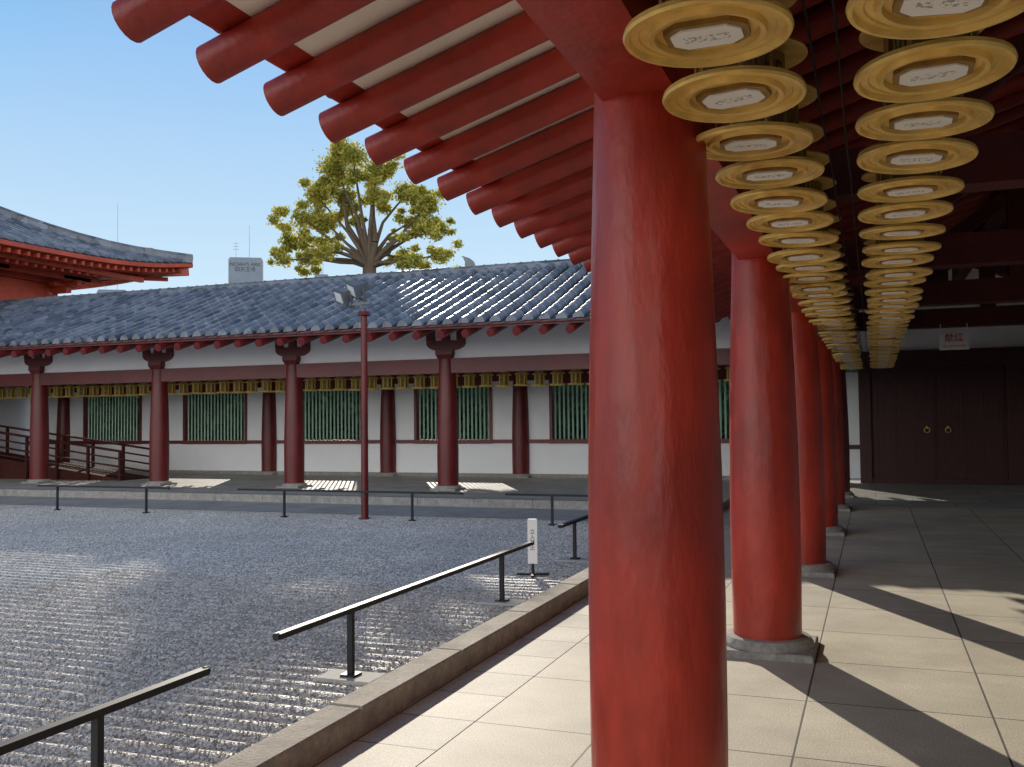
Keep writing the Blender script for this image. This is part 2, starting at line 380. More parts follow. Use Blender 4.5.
def ridge(P,s0,s1):
    mb=MB(); z=ztile(RUN)
    def pr(p,mi=0):
        vs=[]
        for s in (s0,s1):
            for d,zz in p: vs.append(P(s,RUN+d,z+zz))
        n=len(p); fs=[(i,(i+1)%n,n+(i+1)%n,n+i) for i in range(n)]+[tuple(range(n)),tuple(range(2*n-1,n-1,-1))]
        mb.add(vs,fs,mi)
    pr([(-.14,-.05),(-.14,.09),(.14,.09),(.14,-.05)])
    pr([(math.cos(t)*.08,.09+math.sin(t)*.08) for t in [pi-pi*i/8 for i in range(9)]])
    s=s0
    while s<s1:
        vs=[]
        for ss in (s,s+.03):
            for i in range(9):
                t=pi-pi*i/8; vs.append(P(ss,RUN+math.cos(t)*.094,z+.09+math.sin(t)*.094))
        fs=[(i,i+1,10+i,9+i) for i in range(8)]+[tuple(range(9)),tuple(range(17,8,-1))]
        mb.add(vs,fs,0); s+=.33
    return mb

PL=lambda s,d,z:(EX+d,s,z)
PRr=lambda s,d,z:(EXR-d,s,z)
PG=lambda s,d,z:(s,GE+d,z)
PB=lambda s,d,z:(s,GEB-d,z)
SD=.30
def soffit(P,s0,s1a,s1b,d0=SD):
    mb=MB(); t=.03
    vs=[P(s0,d0,zraf(d0)+.09),P(s1a,d0,zraf(d0)+.09),P(s1b,RUN,zraf(RUN)+.09),P(s0,RUN,zraf(RUN)+.09)]
    vs+= [(p[0],p[1],p[2]+t) for p in vs]
    mb.add(vs,[(0,1,2,3),(4,5,6,7),(0,1,5,4),(1,2,6,5),(2,3,7,6),(3,0,4,7)]); return mb
def fascia(P,s0,s1):
    mb=MB()
    for (da,db,za,zb) in ((.15,.31,.085,.215),(.07,.15,.15,.22)):
        a=[P(s,d,z) for s in (s0,s1) for d,z in ((da,zraf(da)+za),(db,zraf(db)+za),(db,3.30+zb),(da,3.30+zb))]
        mb.add(a,[(0,1,2,3),(7,6,5,4),(0,4,5,1),(1,5,6,2),(2,6,7,3),(3,7,4,0)])
    return mb
def long_timber(axis,c,a,b,z0,z1,w):
    mb=MB()
    if axis=='y': mb.box(c-w/2,c+w/2,a,b,z0,z1)
    else: mb.box(a,b,c-w/2,c+w/2,z0,z1)
    return mb

colprof=[(.224,.10),(.229,.5),(.230,.95),(.225,1.4),(.212,1.9),(.197,2.35),(.185,2.75),(.180,2.98)]
cm=MB(); cm.lathe(colprof,40,capb=True,capt=True); COLM=cm.mesh('column',[RED],30)
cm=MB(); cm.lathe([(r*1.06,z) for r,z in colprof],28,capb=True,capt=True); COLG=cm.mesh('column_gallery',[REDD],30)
cm=MB(); cm.cbox(-.31,.31,-.31,.31,-.02,.045,.01); cm.lathe([(.30,.044),(.30,.065),(.275,.10),(.26,.105)],32,capt=True); BASEM=cm.mesh('column_base',[STONE],30)
def bracket_mesh(axis,mat):
    mb=MB()
    for (h0,h1,z0,z1) in ((.16,.205,2.98,3.08),(.205,.205,3.08,3.18)):
        vs=[(sx*h,sy*h,z) for h,z in ((h0,z0),(h1,z1)) for sx,sy in ((-1,-1),(1,-1),(1,1),(-1,1))]
        mb.add(vs,[(0,3,2,1),(4,5,6,7),(0,1,5,4),(1,2,6,5),(2,3,7,6),(3,0,4,7)])
    b0=3.181; h=.22; PB1=b0+h
    pts=[(-.48,PB1),(-.48,b0+h*.6),(-.43,b0+h*.3),(-.33,b0+h*.08),(-.24,b0),(.24,b0),(.33,b0+h*.08),(.43,b0+h*.3),(.48,b0+h*.6),(.48,PB1)]
    vs=[]
    for o in (-.09,.09):
        for a,z in pts: vs.append((o,a,z) if axis=='y' else (a,o,z))
    n=len(pts); mb.add(vs,[(i,(i+1)%n,n+(i+1)%n,n+i) for i in range(n)]+[tuple(range(n)),tuple(range(2*n-1,n-1,-1))])
    for c in (-.38,0,.38):
        if axis=='y': mb.box(-.105,.105,c-.10,c+.10,PB1,PB0)
        else: mb.box(c-.10,c+.10,-.105,.105,PB1,PB0)
    return mb.mesh('bracket',[mat])
BRY=bracket_mesh('y',REDR); BRX=bracket_mesh('x',REDD)
_rc={}
def rafter_mesh(d0,d1,mat,axis,sgn):
    key=(round(d0,3),round(d1,3),mat.name,axis,sgn)
    if key in _rc: return _rc[key]
    mb=MB()
    def q(d,): 
        v=(sgn*d,0,zraf(d)) if axis=='x' else (0,sgn*d,zraf(d)); return v
    r=.097 if mat.name.startswith('red') else .088
    mb.tube(q(d0),q(d1),r,r,18); _rc[key]=mb.mesh('rafter',[mat],40); return _rc[key]

def add_column(par,mesh,x,y):
    c=mobj('column',mesh,[],par,(x,y,0),rotz=random.uniform(0,6)); mobj('column_base',BASEM,[],c,(0,0,0),rotz=-c.rotation_euler[2]); return c

# ================= corridor
cor=empty('covered_corridor',(0,0,0),'open temple corridor with red round columns and tiled roof','corridor')
colY=[-3.68,-.23,3.22,6.67,10.12,13.57,17.02]
for y in colY: 
    add_column(cor,COLM,CX,y); mobj('bracket',BRY,[],cor,(CX,y,0))
for y in colY+[20.4]: add_column(cor,COLM,CR,y)
mobj('head_beam',long_timber('y',CX,CY0,GY,2.62,2.95,.25),REDR,cor)
mobj('purlin',long_timber('y',CX,CY0,GY-.14,PB0,PT,.22),REDR,cor)
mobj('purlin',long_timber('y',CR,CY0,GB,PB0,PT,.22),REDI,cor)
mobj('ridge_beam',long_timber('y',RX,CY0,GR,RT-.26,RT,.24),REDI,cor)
mobj('infill_panel',long_timber('y',CX,CY0,GY-.2,2.95,PB0,.06),WHITE,cor)
w_=MB(); w_.box(CR-.04,CR+.08,CY0,GB,0,PB0); mobj('side_wall',w_,WHITE,cor)
mobj('wall_rail',long_timber('y',CR-.06,CY0,GB,2.62,2.95,.10),REDI,cor)
for y in colY:
    t=MB(); t.box(CX+.16,CR-.16,y-.13,y+.13,3.0,3.30); t.box(RX-.11,RX+.11,y-.1,y+.1,3.30,RT-.26)
    t.obox((RX-1.5,y,3.36),(RX-.11,y,RT-.36),.12,.16); t.obox((RX+1.5,y,3.36),(RX+.11,y,RT-.36),.12,.16)
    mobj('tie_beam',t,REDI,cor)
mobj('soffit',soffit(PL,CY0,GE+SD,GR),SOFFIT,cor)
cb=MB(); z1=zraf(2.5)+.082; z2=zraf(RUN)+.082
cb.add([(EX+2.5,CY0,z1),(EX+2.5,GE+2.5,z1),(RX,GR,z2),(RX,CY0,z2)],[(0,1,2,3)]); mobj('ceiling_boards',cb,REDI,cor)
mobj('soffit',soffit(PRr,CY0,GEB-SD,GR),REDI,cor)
mobj('fascia',fascia(PL,CY0,GE+.3),REDR,cor)
mobj('fascia',fascia(PRr,CY0,GEB-.3),REDR,cor)
ys_=[3.82+.548*k for k in range(-14,34)]
for y in ys_:
    if y>GR-.3: continue
    d0=.03 if y<GE+.1 else y-GE+.02
    mobj('rafter',rafter_mesh(d0,RUN,REDR,'x',1),[],cor,(EX,y,0))
for y in ys_:
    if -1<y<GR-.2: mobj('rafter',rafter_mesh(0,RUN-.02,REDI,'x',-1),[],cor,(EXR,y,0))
rf=mobj('roof',slope(PL,CY0,GR-.2,lambda s:max(0.04,s-GE),lambda s:RUN),TILE,cor,smooth=50)
mobj('roof',slope(PRr,CY0,GEB,lambda s:.04,lambda s:min(RUN,GEB-s)),TILE,cor,smooth=50)
mobj('roof_ridge',ridge(PL,CY0,GR+.1),TILE,rf,smooth=40)

# ================= gallery
gal=empty('long_gallery',(-14,20,0),'long white-walled temple gallery with shade-darkened red columns and grey tiles','gallery')
GO=Vector((14,-20,0))
def gob(name,mb,mats,loc=(0,0,0),parent=None,**k):
    if parent is None: return mobj(name,mb,mats,gal,Vector(loc)+GO,**k)
    return mobj(name,mb,mats,parent,loc,**k)
gX=[-.70,-5.0,-9.1,-13.2,-17.28,-21.36,-25.44]
for x in gX:
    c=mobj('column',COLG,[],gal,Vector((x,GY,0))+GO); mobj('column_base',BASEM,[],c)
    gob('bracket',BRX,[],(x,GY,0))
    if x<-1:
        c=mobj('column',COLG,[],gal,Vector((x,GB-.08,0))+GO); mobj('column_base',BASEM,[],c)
        t=MB(); t.box(x-.13,x+.13,GY+.16,GB-.2,3.0,3.3); gob('tie_beam',t,REDD)
gob('head_beam',long_timber('x',GY,GX0,CX,2.66,2.99,.25),REDD)
gob('purlin',long_timber('x',GY,GX0,CX+.12,PB0+.002,PT+.002,.22),REDD)
gob('infill_panel',long_timber('x',GY,GX0,CX-.2,2.99,PB0,.06),WHITE)
gob('ridge_beam',long_timber('x',GR,GX0,RX-.2,RT-.26,RT,.24),REDD)
gob('wall_beam',long_timber('x',GB-.02,GX0,CX,2.66,2.99,.2),REDD)
gob('sill_plinth',long_timber('x',GB,GX0,CX,0,.10,.24),STONE)
gob('sill_rail',long_timber('x',GB-.095,GX0,CX,.94,1.04,.066),REDD)
gob('soffit',soffit(PG,GX0,EX+SD,RX),SOFFIT)
gob('soffit',soffit(PB,GX0,EXR-SD,RX),SOFFIT)
gob('fascia',fascia(PG,GX0,EX+.3),REDD)
gob('fascia',fascia(PB,GX0,EXR-.3),REDD)
xs_=[-26.8+.548*k for k in range(0,53)]
for x in xs_:
    if x>RX-.3: continue
    d0=0 if x<EX+.1 else x-EX+.02
    gob('rafter',rafter_mesh(d0,RUN,REDD,'y',1),[],(x,GE,0))
for x in xs_[:46]: gob('rafter',rafter_mesh(0,RUN-.02,REDD,'y',-1),[],(x,GEB,0))
rf=gob('roof',slope(PG,GX0,RX-.2,lambda s:max(0.04,s-EX),lambda s:RUN),TILE,smooth=50)
gob('roof',slope(PB,GX0,EXR,lambda s:.04,lambda s:min(RUN,EXR-s)),TILE,smooth=50)
gob('roof_ridge',ridge(PG,GX0,RX+.1),TILE,parent=rf,smooth=40)
SLW=2.42
wall=MB()
for a,b in zip(gX[1:],gX[:-1]):
    x0=a+.2; x1=b-.2; mid=(a+b)/2; h=SLW/2; y0=GB-.06;y1=GB+.06
    wall.box(x0,x1,y0,y1,.10,.95); wall.box(x0,mid-h,y0,y1,.95,2.66); wall.box(mid+h,x1,y0,y1,.95,2.66)
wall.box(GX0,gX[-1]-.2,GB-.06,GB+.06,.10,2.66)
wall.box(GX0,CX,GB-.04,GB+.04,2.99,3.9)
gob('wall',wall,WHITE)
wf=MB(); h=SLW/2; t=.08
wf.box(-h,h,-.14,.10,.93,.95+t); wf.box(-h,h,-.10,.10,2.56,2.66)
wf.box(-h,-h+t,-.098,.098,.95+t,2.56); wf.box(h-t,h,-.098,.098,.95+t,2.56); WFM=wf.mesh('window_frame',[REDD])
ws=MB(); n=18
for i in range(n):
    x=-h+t+(i+.5)*(SLW-2*t)/n; r=.026
    ws.add([(x-r,0,1.03),(x,-r,1.03),(x+r,0,1.03),(x,r,1.03),(x-r,0,2.56),(x,-r,2.56),(x+r,0,2.56),(x,r,2.56)],[(0,1,5,4),(1,2,6,5),(2,3,7,6),(3,0,4,7)])
WSM=ws.mesh('window_slats',[SLAT])
for a,b in zip(gX[1:],gX[:-1]):
    wn=mobj('window',WFM,[],gal,Vector(((a+b)/2,GB,0))+GO); mobj('window_slats',WSM,[],wn)

# ================= end wall with double door
ew=MB(); y0=24.14;y1=24.26
ew.box(-.80,-.32,y0,y1,.11,2.62); ew.box(-.8,4.15,y0,y1,3.1,4.2)
gob('end_wall',ew,WHITE)
fr=MB(); fr.box(-.32,-.06,24.06,24.30,.0,2.72); fr.box(2.81,4.18,24.06,24.30,0,2.72); fr.box(-.8,4.18,24.04,24.32,2.72,3.1); fr.box(-.06,2.81,24.08,24.30,0,.12)
fr.box(-1.0,-.8,24.0,24.4,0,3.9); fr.box(-.8,-.32,24.08,24.30,.8,.9); fr.box(-.06,2.81,24.25,24.29,.12,2.72)
gob('door_frame',fr,DOORR)
for sx in (0,1):
    dl=MB(); xa=-.058 if sx==0 else 1.378; xb=1.372 if sx==0 else 2.808
    dl.box(xa,xb,24.16,24.22,.12,2.72)
    for z in (.3,1.05,1.35,2.3): dl.box(xa+.05,xb-.05,24.13,24.16,z,z+.14)
    for k in range(4): 
        xx=xa+.05+k*(xb-xa-.2)/3; dl.box(xx,xx+.1,24.14,24.16,.13,2.71)
    d=gob('door',dl,DOORR)
    cx=(xb-.22) if sx==0 else (xa+.22)
    hd=MB()
    for z in (1.24,):
        for k in range(16):
            a0=2*pi*k/16;a1=2*pi*(k+1)/16
            hd.tube((cx+.06*math.cos(a0),24.10,z+.06*math.sin(a0)),(cx+.06*math.cos(a1),24.10,z+.06*math.sin(a1)),.010,n=6)
        hd.tube((cx,24.13,z+.06),(cx,24.09,z+.06),.035,.02,n=12)
    mobj('handle',hd,GOLD,d)

# ================= lanterns
lab='round gilt hanging lantern with paper label under its dish'
dish=MB()
dish.lathe([(.0,.020),(.122,.020),(.126,.004),(.139,.002),(.144,.016),(.162,.018),(.166,.013),(.184,.015),(.189,.002),(.199,.002),(.203,.010),(.200,.022),(.14,.030),(.12,.034)],44)
DISH=dish.mesh('base_dish',[GOLD],22)
def octa(w,h,c): return [(-w+c,-h),(w-c,-h),(w,-h+c),(w,h-c),(w-c,h),(-w+c,h),(-w,h-c),(-w,-h+c)]
def plate(mb,pts,z0,z1,mi=0):
    n=len(pts); vs=[(x,y,z0) for x,y in pts]+[(x,y,z1) for x,y in pts]
    mb.add(vs,[tuple(range(n-1,-1,-1)),tuple(range(n,2*n))]+[(i,(i+1)%n,n+(i+1)%n,n+i) for i in range(n)],mi)
lb=MB(); plate(lb,octa(.100,.072,.036),.006,.020); FRM=lb.mesh('label_frame',[GOLDD])
lb=MB(); plate(lb,octa(.084,.057,.030),.001,.006); LBL=lb.mesh('paper_label',[PAPER])
bd=MB()
bd.lathe([(.110,.034),(.110,.055)],6); bd.lathe([(.115,.27),(.115,.30)],6)
for i in range(6):
    a=2*pi*i/6; bd.tube((.108*math.cos(a),.108*math.sin(a),.034),(.108*math.cos(a),.108*math.sin(a),.30),.009,n=6)
    b2=2*pi*(i+1)/6
    for k in range(1,5):
        u=k/5; x=.102*((1-u)*math.cos(a)+u*math.cos(b2)); y=.102*((1-u)*math.sin(a)+u*math.sin(b2)); bd.tube((x,y,.05),(x,y,.27),.004,n=4)
    p=Vector((.102*math.cos(a),.102*math.sin(a),.165)); q=Vector((.102*math.cos(b2),.102*math.sin(b2),.165)); bd.tube(p,q,.008,n=4)
bd.lathe([(.085,.034),(.085,.29)],12,mi=1)
BODY=bd.mesh('lantern_body',[GOLDD,pbr('lantern_paper',(.24,.20,.13),.8,var=.1)])
cp=MB(); cp.lathe([(.0,.305),(.13,.305),(.175,.296),(.190,.298),(.188,.306),(.13,.325),(.06,.36),(.03,.385),(.035,.40),(.02,.43),(.0,.44)],36)
CANM=cp.mesh('canopy',[pbr('canopy_gilt',(.64,.40,.10),.45,metal=.3,var=.25,ns=12,blotch=.2)],30)
hk=MB(); hk.tube((0,0,.43),(0,0,.52),.006,n=6)
for k in range(10):
    a0=2*pi*k/10;a1=2*pi*(k+1)/10; hk.tube((.022*math.cos(a0),0,.47+.022*math.sin(a0)),(.022*math.cos(a1),0,.47+.022*math.sin(a1)),.004,n=5)
HOOK=hk.mesh('hanging_hook',[GOLDD])
l0=empty('hanging_lantern',(-.355,2.30,2.47),lab,'lantern','lanterns hanging in rows under the corridor roof')
ch=[mobj('base_dish',DISH,[],l0),mobj('label_frame',FRM,[],l0),mobj('paper_label',LBL,[],l0),mobj('lantern_body',BODY,[],l0),mobj('canopy',CANM,[],l0),mobj('hanging_hook',HOOK,[],l0)]
for X in (-.355,.165):
    for k in range(-1,36):
        if X<0 and k==0: continue
        Y=2.30+.482*k+(.0 if X<0 else -.02)
        if Y>19.2: continue
        copy_tree(l0,ch,(X+random.uniform(-.010,.010),Y+random.uniform(-.015,.015),2.47+random.uniform(-.010,.010)),rot=(random.uniform(-.035,.035),random.uniform(-.035,.035),random.uniform(-.2,.2)))
for X in (-.355,.165):
    r=MB(); r.tube((X,-2,2.99),(X,19.6,2.99),.009,n=6)
    mobj('lantern_wire',r,BLACK,label='thin dark rod carrying a row of lanterns',category='rod')
r=MB()
for X,zz in ((-.15,2.66),(-.07,2.60)):
    for k in range(60):
        ya=1+.32*k; r.tube((X,ya,zz+.02*math.sin(k*1.3)),(X,ya+.32,zz+.02*math.sin((k+1)*1.3)),.004,n=4,cap=False)
mobj('electric_cable',r,BLACK,label='thin dark cables strung between the lantern rows',category='cable')
GOLDS=pbr('bright_gilt',(.98,.68,.18),.5,metal=.05,var=.2,ns=20)
jm=MB()
jm.lathe([(.0,.01),(.18,.0),(.2,.012),(.198,.04),(.12,.05)],18); jm.lathe([(.12,.04),(.12,.30)],6,mi=1)
for i in range(6):
    a=2*pi*i/6; jm.tube((.12*math.cos(a),.12*math.sin(a),.03),(.12*math.cos(a),.12*math.sin(a),.30),.022,n=5)
jm.lathe([(.13,.305),(.19,.290),(.188,.306),(.13,.345),(.03,.40),(.0,.45)],18); jm.tube((0,0,.44),(0,0,.56),.006,n=5)
SML=jm.mesh('hanging_lantern',[GOLDS,pbr('dark_gilt',(.42,.29,.09),.6,metal=.1,var=.5,ns=25)],30)
for Y in (22.3,):
    x=-26.5
    while x<-1.5:
        o=D.objects.new('hanging_lantern',SML); o.location=(x,Y,2.41+random.uniform(-.01,.01)); o.rotation_euler=(0,0,random.uniform(0,1)); link(o)
        o["label"]='round gilt lantern hanging inside the gallery';o["category"]='lantern';o["group"]='lanterns hanging in rows inside the gallery'
        x+=.47
    r=MB(); r.tube((-27,Y,2.965),(-1,Y,2.965),.009,n=6); mobj('lantern_wire',r,BLACK,label='thin dark rod carrying a row of lanterns',category='rod')

# ================= handrails
def handrail(x0,y0,x1,y1,posts,zb=-.06,ztop=.37,pad=True):
    e=empty('handrail',(x0,y0,zb),'low black steel handrail standing on the gravel','handrail','low black handrails around the courtyard')
    o=Vector((x0,y0,zb))
    t=MB(); p=Vector((x0,y0,ztop))-o; q=Vector((x1,y1,ztop))-o; t.obox(p,q,.048,.032); 
    d=(q-p).normalized(); t.tube(p-d*.012,p+d*.01,.022,n=10); t.tube(q-d*.01,q+d*.012,.022,n=10)
    mobj('top_rail',t,BLACK,e)
    for (x,y) in posts:
        t=MB(); t.box(-.018,.018,-.018,.018,0,ztop-zb-.017); t.box(-.05,.05,-.05,.05,.0,.012+.02)
        c=mobj('post',t,BLACK,e,(x-x0,y-y0,0))
        if pad:
            t=MB(); t.cbox(-.2,.2,-.12,.12,-.05,.018,.008); mobj('stone_pad',t,GREYC,c)
handrail(-3.02,-.6,-3.02,3.8,[(-3.02,.3),(-3.02,3.12)])
handrail(-3.12,4.53,-3.12,8.75,[(-3.12,5.33),(-3.12,7.95)])
handrail(-3.3,10.2,-3.3,14.4,[(-3.3,10.75),(-3.3,13.6)],zb=-.085)
for a in ((-16,-12.7,-15.5,-13.25),(-11.1,-6.55,-10.1,-7.5),(-5.75,-3.0,-4.95,-3.4),(-21,-17.2,-20.1,-18.1)):
    handrail(a[0],14.9,a[1],14.9,[(a[2],14.9),(a[3],14.9)],zb=-.17,ztop=.33,pad=False)

# ================= small sign post
e=empty('sign_post',(-3.36,9.45,-.065),'small white sign post with writing on black feet','sign')
t=MB(); t.cbox(-.05,.05,-.03,.03,.13,.59,.008); b=mobj('sign_board',t,WHITEP,e,rotz=.3)
t=MB(); t.box(-.012,.012,-.012,.012,.03,.13)
for a in (.3,.3+pi/2): t.obox((-.17*math.cos(a),-.17*math.sin(a),.02),(.17*math.cos(a),.17*math.sin(a),.02),.03,.02)
mobj('stand',t,BLACK,e)
tm=text_mesh('立\n入\n禁\n止',.07,INK)
o=mobj('lettering',tm,[],b,(0,-.0315,.375)); o.rotation_euler=(pi/2,0,0); o.scale=(.8,.8,.8)

# ================= no smoking sign
e=empty('no_smoking_sign',(1.24,16.85,2.62),'white no smoking sign with red writing on a beam','sign')
t=MB(); t.box(-.22,.22,-.012,.012,0,.28); t.box(-.2,-.19,-.005,.005,.28,.42); t.box(.19,.2,-.005,.005,.28,.42); mobj('sign_board',t,WHITEP,e)
tm=text_mesh('禁煙',.14,REDINK,bold=.008); o=mobj('lettering',tm,[],e,(0,-.016,.185)); o.rotation_euler=(pi/2,0,0)
tm=text_mesh('NO SMOKING',.055,REDINK,bold=.0); o=mobj('lettering',tm,[],e,(0,-.016,.055)); o.rotation_euler=(pi/2,0,0)

# ================= floodlight pole
e=empty('floodlight_pole',(-8.47,14.97,-.17),'dark red pole with two grey floodlights on top','lamp post')
DG=pbr('floodlight_grey',(.12,.13,.15),.4,var=.1)
t=MB(); t.tube((0,0,0),(0,0,3.63),.066,.058,n=20); t.tube((0,0,0),(0,0,.03),.11,.11,n=20); t.tube((0,0,3.63),(0,0,3.70),.13,.10,n=16); mobj('pole',t,REDD,e,smooth=40)
t=MB(); t.tube((0,0,3.7),(-.08,0,3.83),.03,n=8); t.obox((-.42,-.05,3.83),(.10,.05,3.86),.05,.05); mobj('crossarm',t,DG,e)
for (x,z,ry) in ((-.36,3.98,.5),(-.10,4.09,.6)):
    t=MB()
    vs=[(sx*w_,-.0+dy,sz*h_) for dy,w_,h_ in ((-.10,.13,.10),(.08,.08,.06)) for sx,sz in ((-1,-1),(1,-1),(1,1),(-1,1))]
    t.add(vs,[(0,1,2,3),(7,6,5,4),(0,4,5,1),(1,5,6,2),(2,6,7,3),(3,7,4,0)])
    for k in range(5): t.box(-.07+k*.033,-.063+k*.033,.08,.13,-.06,.06)
    t.box(-.14,.14,-.12,-.10,-.11,.11); t.box(-.15,-.14,-.03,.01,-.17,.02); t.box(.14,.15,-.03,.01,-.17,.02); t.box(-.15,.15,-.03,.01,-.18,-.17)
    fl=mobj('floodlight',t,DG,e,(x,0,z+.05)); fl.rotation_euler=(.45,ry*.6,-.55); fl.scale=(1.3,1.3,1.3)
    t=MB(); t.box(-.10,.10,-.126,-.121,-.07,.07); mobj('lamp_glass',t,BULB,fl)

# ================= ramp with railing in gallery
e=empty('wheelchair_ramp',(-19.7,21.8,0),'dark timber ramp with slatted railings along the gallery','ramp')
t=MB(); t.add([(0,-.6,0.0),(-7,-.6,0.0),(-7,.6,0.0),(0,.6,0.0),(0,-.6,.03),(-7,-.6,.9),(-7,.6,.9),(0,.6,.03)],[(0,1,2,3),(4,7,6,5),(0,4,5,1),(3,2,6,7),(1,5,6,2),(0,3,7,4)])
mobj('ramp_deck',t,WOOD,e)
for yy in (-.68,.68):
    t=MB()
    for k in range(7):
        x=-k*1.15; zb=.03+.87*k*1.15/7; t.box(x-.035,x+.035,yy-.035,yy+.035,0,zb+.80)
    for hh,th_ in ((.78,.06),(.56,.045),(.34,.045),(.12,.045)): t.obox((.1,yy,.03+hh),(-7,yy,.9+hh),.04,th_)
    mobj('railing',t,WOOD,e)

# ================= large hall
hall=empty('temple_hall',(-37,19.7,0),'large red temple hall with upturned tiled hip roof','temple hall')
HO=Vector((37,-19.7,0))
hx,hy0,hy1,hxl=-24.0,8.5,29.4,-50.0
def up(x,y):
    dd=min(math.hypot(x-hx,y-hy1),math.hypot(x-hx,y-hy0),math.hypot(x-hxl,y-hy1),math.hypot(x-hxl,y-hy0)); return .55*math.exp(-(dd/2.6)**1.3)
def hz(x,y):
    d=min(hx-x,x-hxl,y-hy0,hy1-y); return 7.10+.30*d+.022*d*d+up(x,y)
t=MB(); hw=(hy1-hy0)/2
gx=np.linspace(hxl,hx,70); gy=np.linspace(hy0,hy1,62)
vs=[(x,y,hz(x,y)) for y in gy for x in gx]; n=len(gx)
t.add(vs,[(j*n+i,j*n+i+1,(j+1)*n+i+1,(j+1)*n+i) for j in range(len(gy)-1) for i in range(n-1)])
def rowline(pts,r=.11):
    vs=[];fs=[];m=5
    for k,(p,tan) in enumerate(pts):
        side=Vector((tan[1],-tan[0],0))
        for q in range(m+1):
            a=pi*q/m; vs.append((p[0]+side.x*math.cos(a)*r,p[1]+side.y*math.cos(a)*r,p[2]+.02+math.sin(a)*r))
    for k in range(len(pts)-1):
        for q in range(m):
            o=k*(m+1)+q; fs.append((o,o+1,o+m+2,o+m+1))
    fs.append(tuple(range(m+1))); t.add(vs,fs)
y=hy0+.2
while y<hy1:
    lim=min(y-hy0,hy1-y)
    if lim>.3:
        k=max(3,int(lim/.8)); rowline([((hx-lim*i/k,y,hz(hx-lim*i/k,y)),(1,0)) for i in range(k+1)])
    y+=.38
x=hxl+.2
while x<hx:
    lim=min(x-hxl,hx-x,hw)
    if lim>.3:
        k=max(3,int(lim/.8)); rowline([((x,hy0+lim*i/k,hz(x,hy0+lim*i/k)),(0,1)) for i in range(k+1)])
        rowline([((x,hy1-lim*i/k,hz(x,hy1-lim*i/k)),(0,1)) for i in range(k+1)])
    x+=.38
roof=mobj('roof',t,TILE,hall,HO,smooth=50)
t=MB()
for (cx,cy,sx,sy) in ((hx,hy1,-1,-1),(hx,hy0,-1,1),(hxl,hy1,1,-1),(hxl,hy0,1,1)):
    pts=[Vector((cx+sx*q,cy+sy*q,hz(cx+sx*q,cy+sy*q)+.10)) for q in np.linspace(0.0,hw,16)]
    for a,b in zip(pts[:-1],pts[1:]): 
        t.obox(a,b+(b-a)*.02,.30,.24); 
    pts2=[p+Vector((0,0,.14)) for p in pts]
    for a,b in zip(pts2[:-1],pts2[1:]): t.tube(a,b,.10,n=8)
    t.obox(pts[0]+Vector((sx*1.2,sy*1.2,.22)),pts[0]+Vector((sx*1.0,sy*1.0,.22)),.40,.28)
t.obox((hxl+hw,(hy0+hy1)/2,hz(-37,19)+.25),(hx-hw,(hy0+hy1)/2,hz(-37,19)+.25),.45,.7)
mobj('hip_ridge',t,TILE,roof)
t=MB(); wx=-27.4
t.box(-46.6,wx,12,26.0,0,6.6); mobj('wall',t,WHITE,hall,HO)
REDH=pbr('hall_timber',(.52,.07,.03),.5,var=.2,ns=4,blotch=.25)
t=MB()
for y in np.linspace(12.2,25.9,5): t.tube((wx,y,0),(wx,y,6.3),.28,n=16)
t.box(wx-.1,wx+.14,12,26.1,4.9,6.58); t.box(wx-.1,wx+.3,12,26.3,6.6,6.9); t.box(wx-.1,wx+.17,12,26.1,4.4,4.7)
mobj('timber_frame',t,REDH,hall,HO)
t=MB(); prev=None
for i in range(60):
    y=hy0+(hy1-hy0)*i/59.; z=hz(hx,y); 
    a=[(hx+.02,y,z-.02),(hx+.02,y,z-.16),(hx-.3,y,z-.20),(hx-.3,y,z-.02)]
    if prev: t.add(prev+a,[(0,1,5,4),(1,2,6,5),(2,3,7,6)])
    prev=a
prev=None
for i in range(60):
    x=hxl+(hx-hxl)*i/59.; z=hz(x,hy1)
    a=[(x,hy1+.02,z-.02),(x,hy1+.02,z-.16),(x,hy1-.3,z-.20),(x,hy1-.3,z-.02)]
    if prev: t.add(prev+a,[(0,1,5,4),(1,2,6,5),(2,3,7,6)])
    prev=a
mobj('eave_board',t,REDH,hall,HO)
t=MB(); y=hy0+.2
while y<hy1-.15:
    z=hz(hx,y); t.obox((hx-.12,y,z-.27),(hx-1.7,min(y,28.6) if y>27.5 else y,7.0+.1*up(hx,y)),.11,.13,0)
    t.obox((hx-1.0,y,z-.40-.3*up(hx,y)),(wx,min(y,26.6),7.0),.12,.14,0)
    y+=.36
t.obox((hx-.95,hy0+.9,6.80),(hx-.95,hy1-1.6,6.84),.16,.16); t.obox((hx-2.2,hy0+2,6.74),(hx-2.2,hy1-2.4,6.74),.2,.2)
t.obox((hx-.1,hy1-.1,hz(hx,hy1)-.34),(wx,26.0,6.85),.24,.26)
mobj('eave_rafters',t,REDH,hall,HO)
for y in np.linspace(12.2,25.9,5):
    t=MB(); t.box(wx,wx+.9,-.12,.12,6.25,6.45); t.box(wx+.02,wx+1.4,-.1,.1,6.45,6.66); t.box(wx+.5,wx+.75,-.5,.5,6.46,6.6); t.box(wx+1.05,wx+1.3,-.6,.6,6.661,6.78)
    mobj('bracket_set',t,REDH,hall,HO+Vector((0,y,0)))
t=MB()
vs=[];m_=40
for i in range(m_):
    y=hy0+.1+(hy1-hy0-.2)*i/(m_-1); vs+= [(hx-.25,y,hz(hx,y)-.19),(wx,min(y,27),7.10)]
t.add(vs,[(2*i,2*i+2,2*i+3,2*i+1) for i in range(m_-1)]); mobj('soffit',t,SOFFIT,hall,HO)

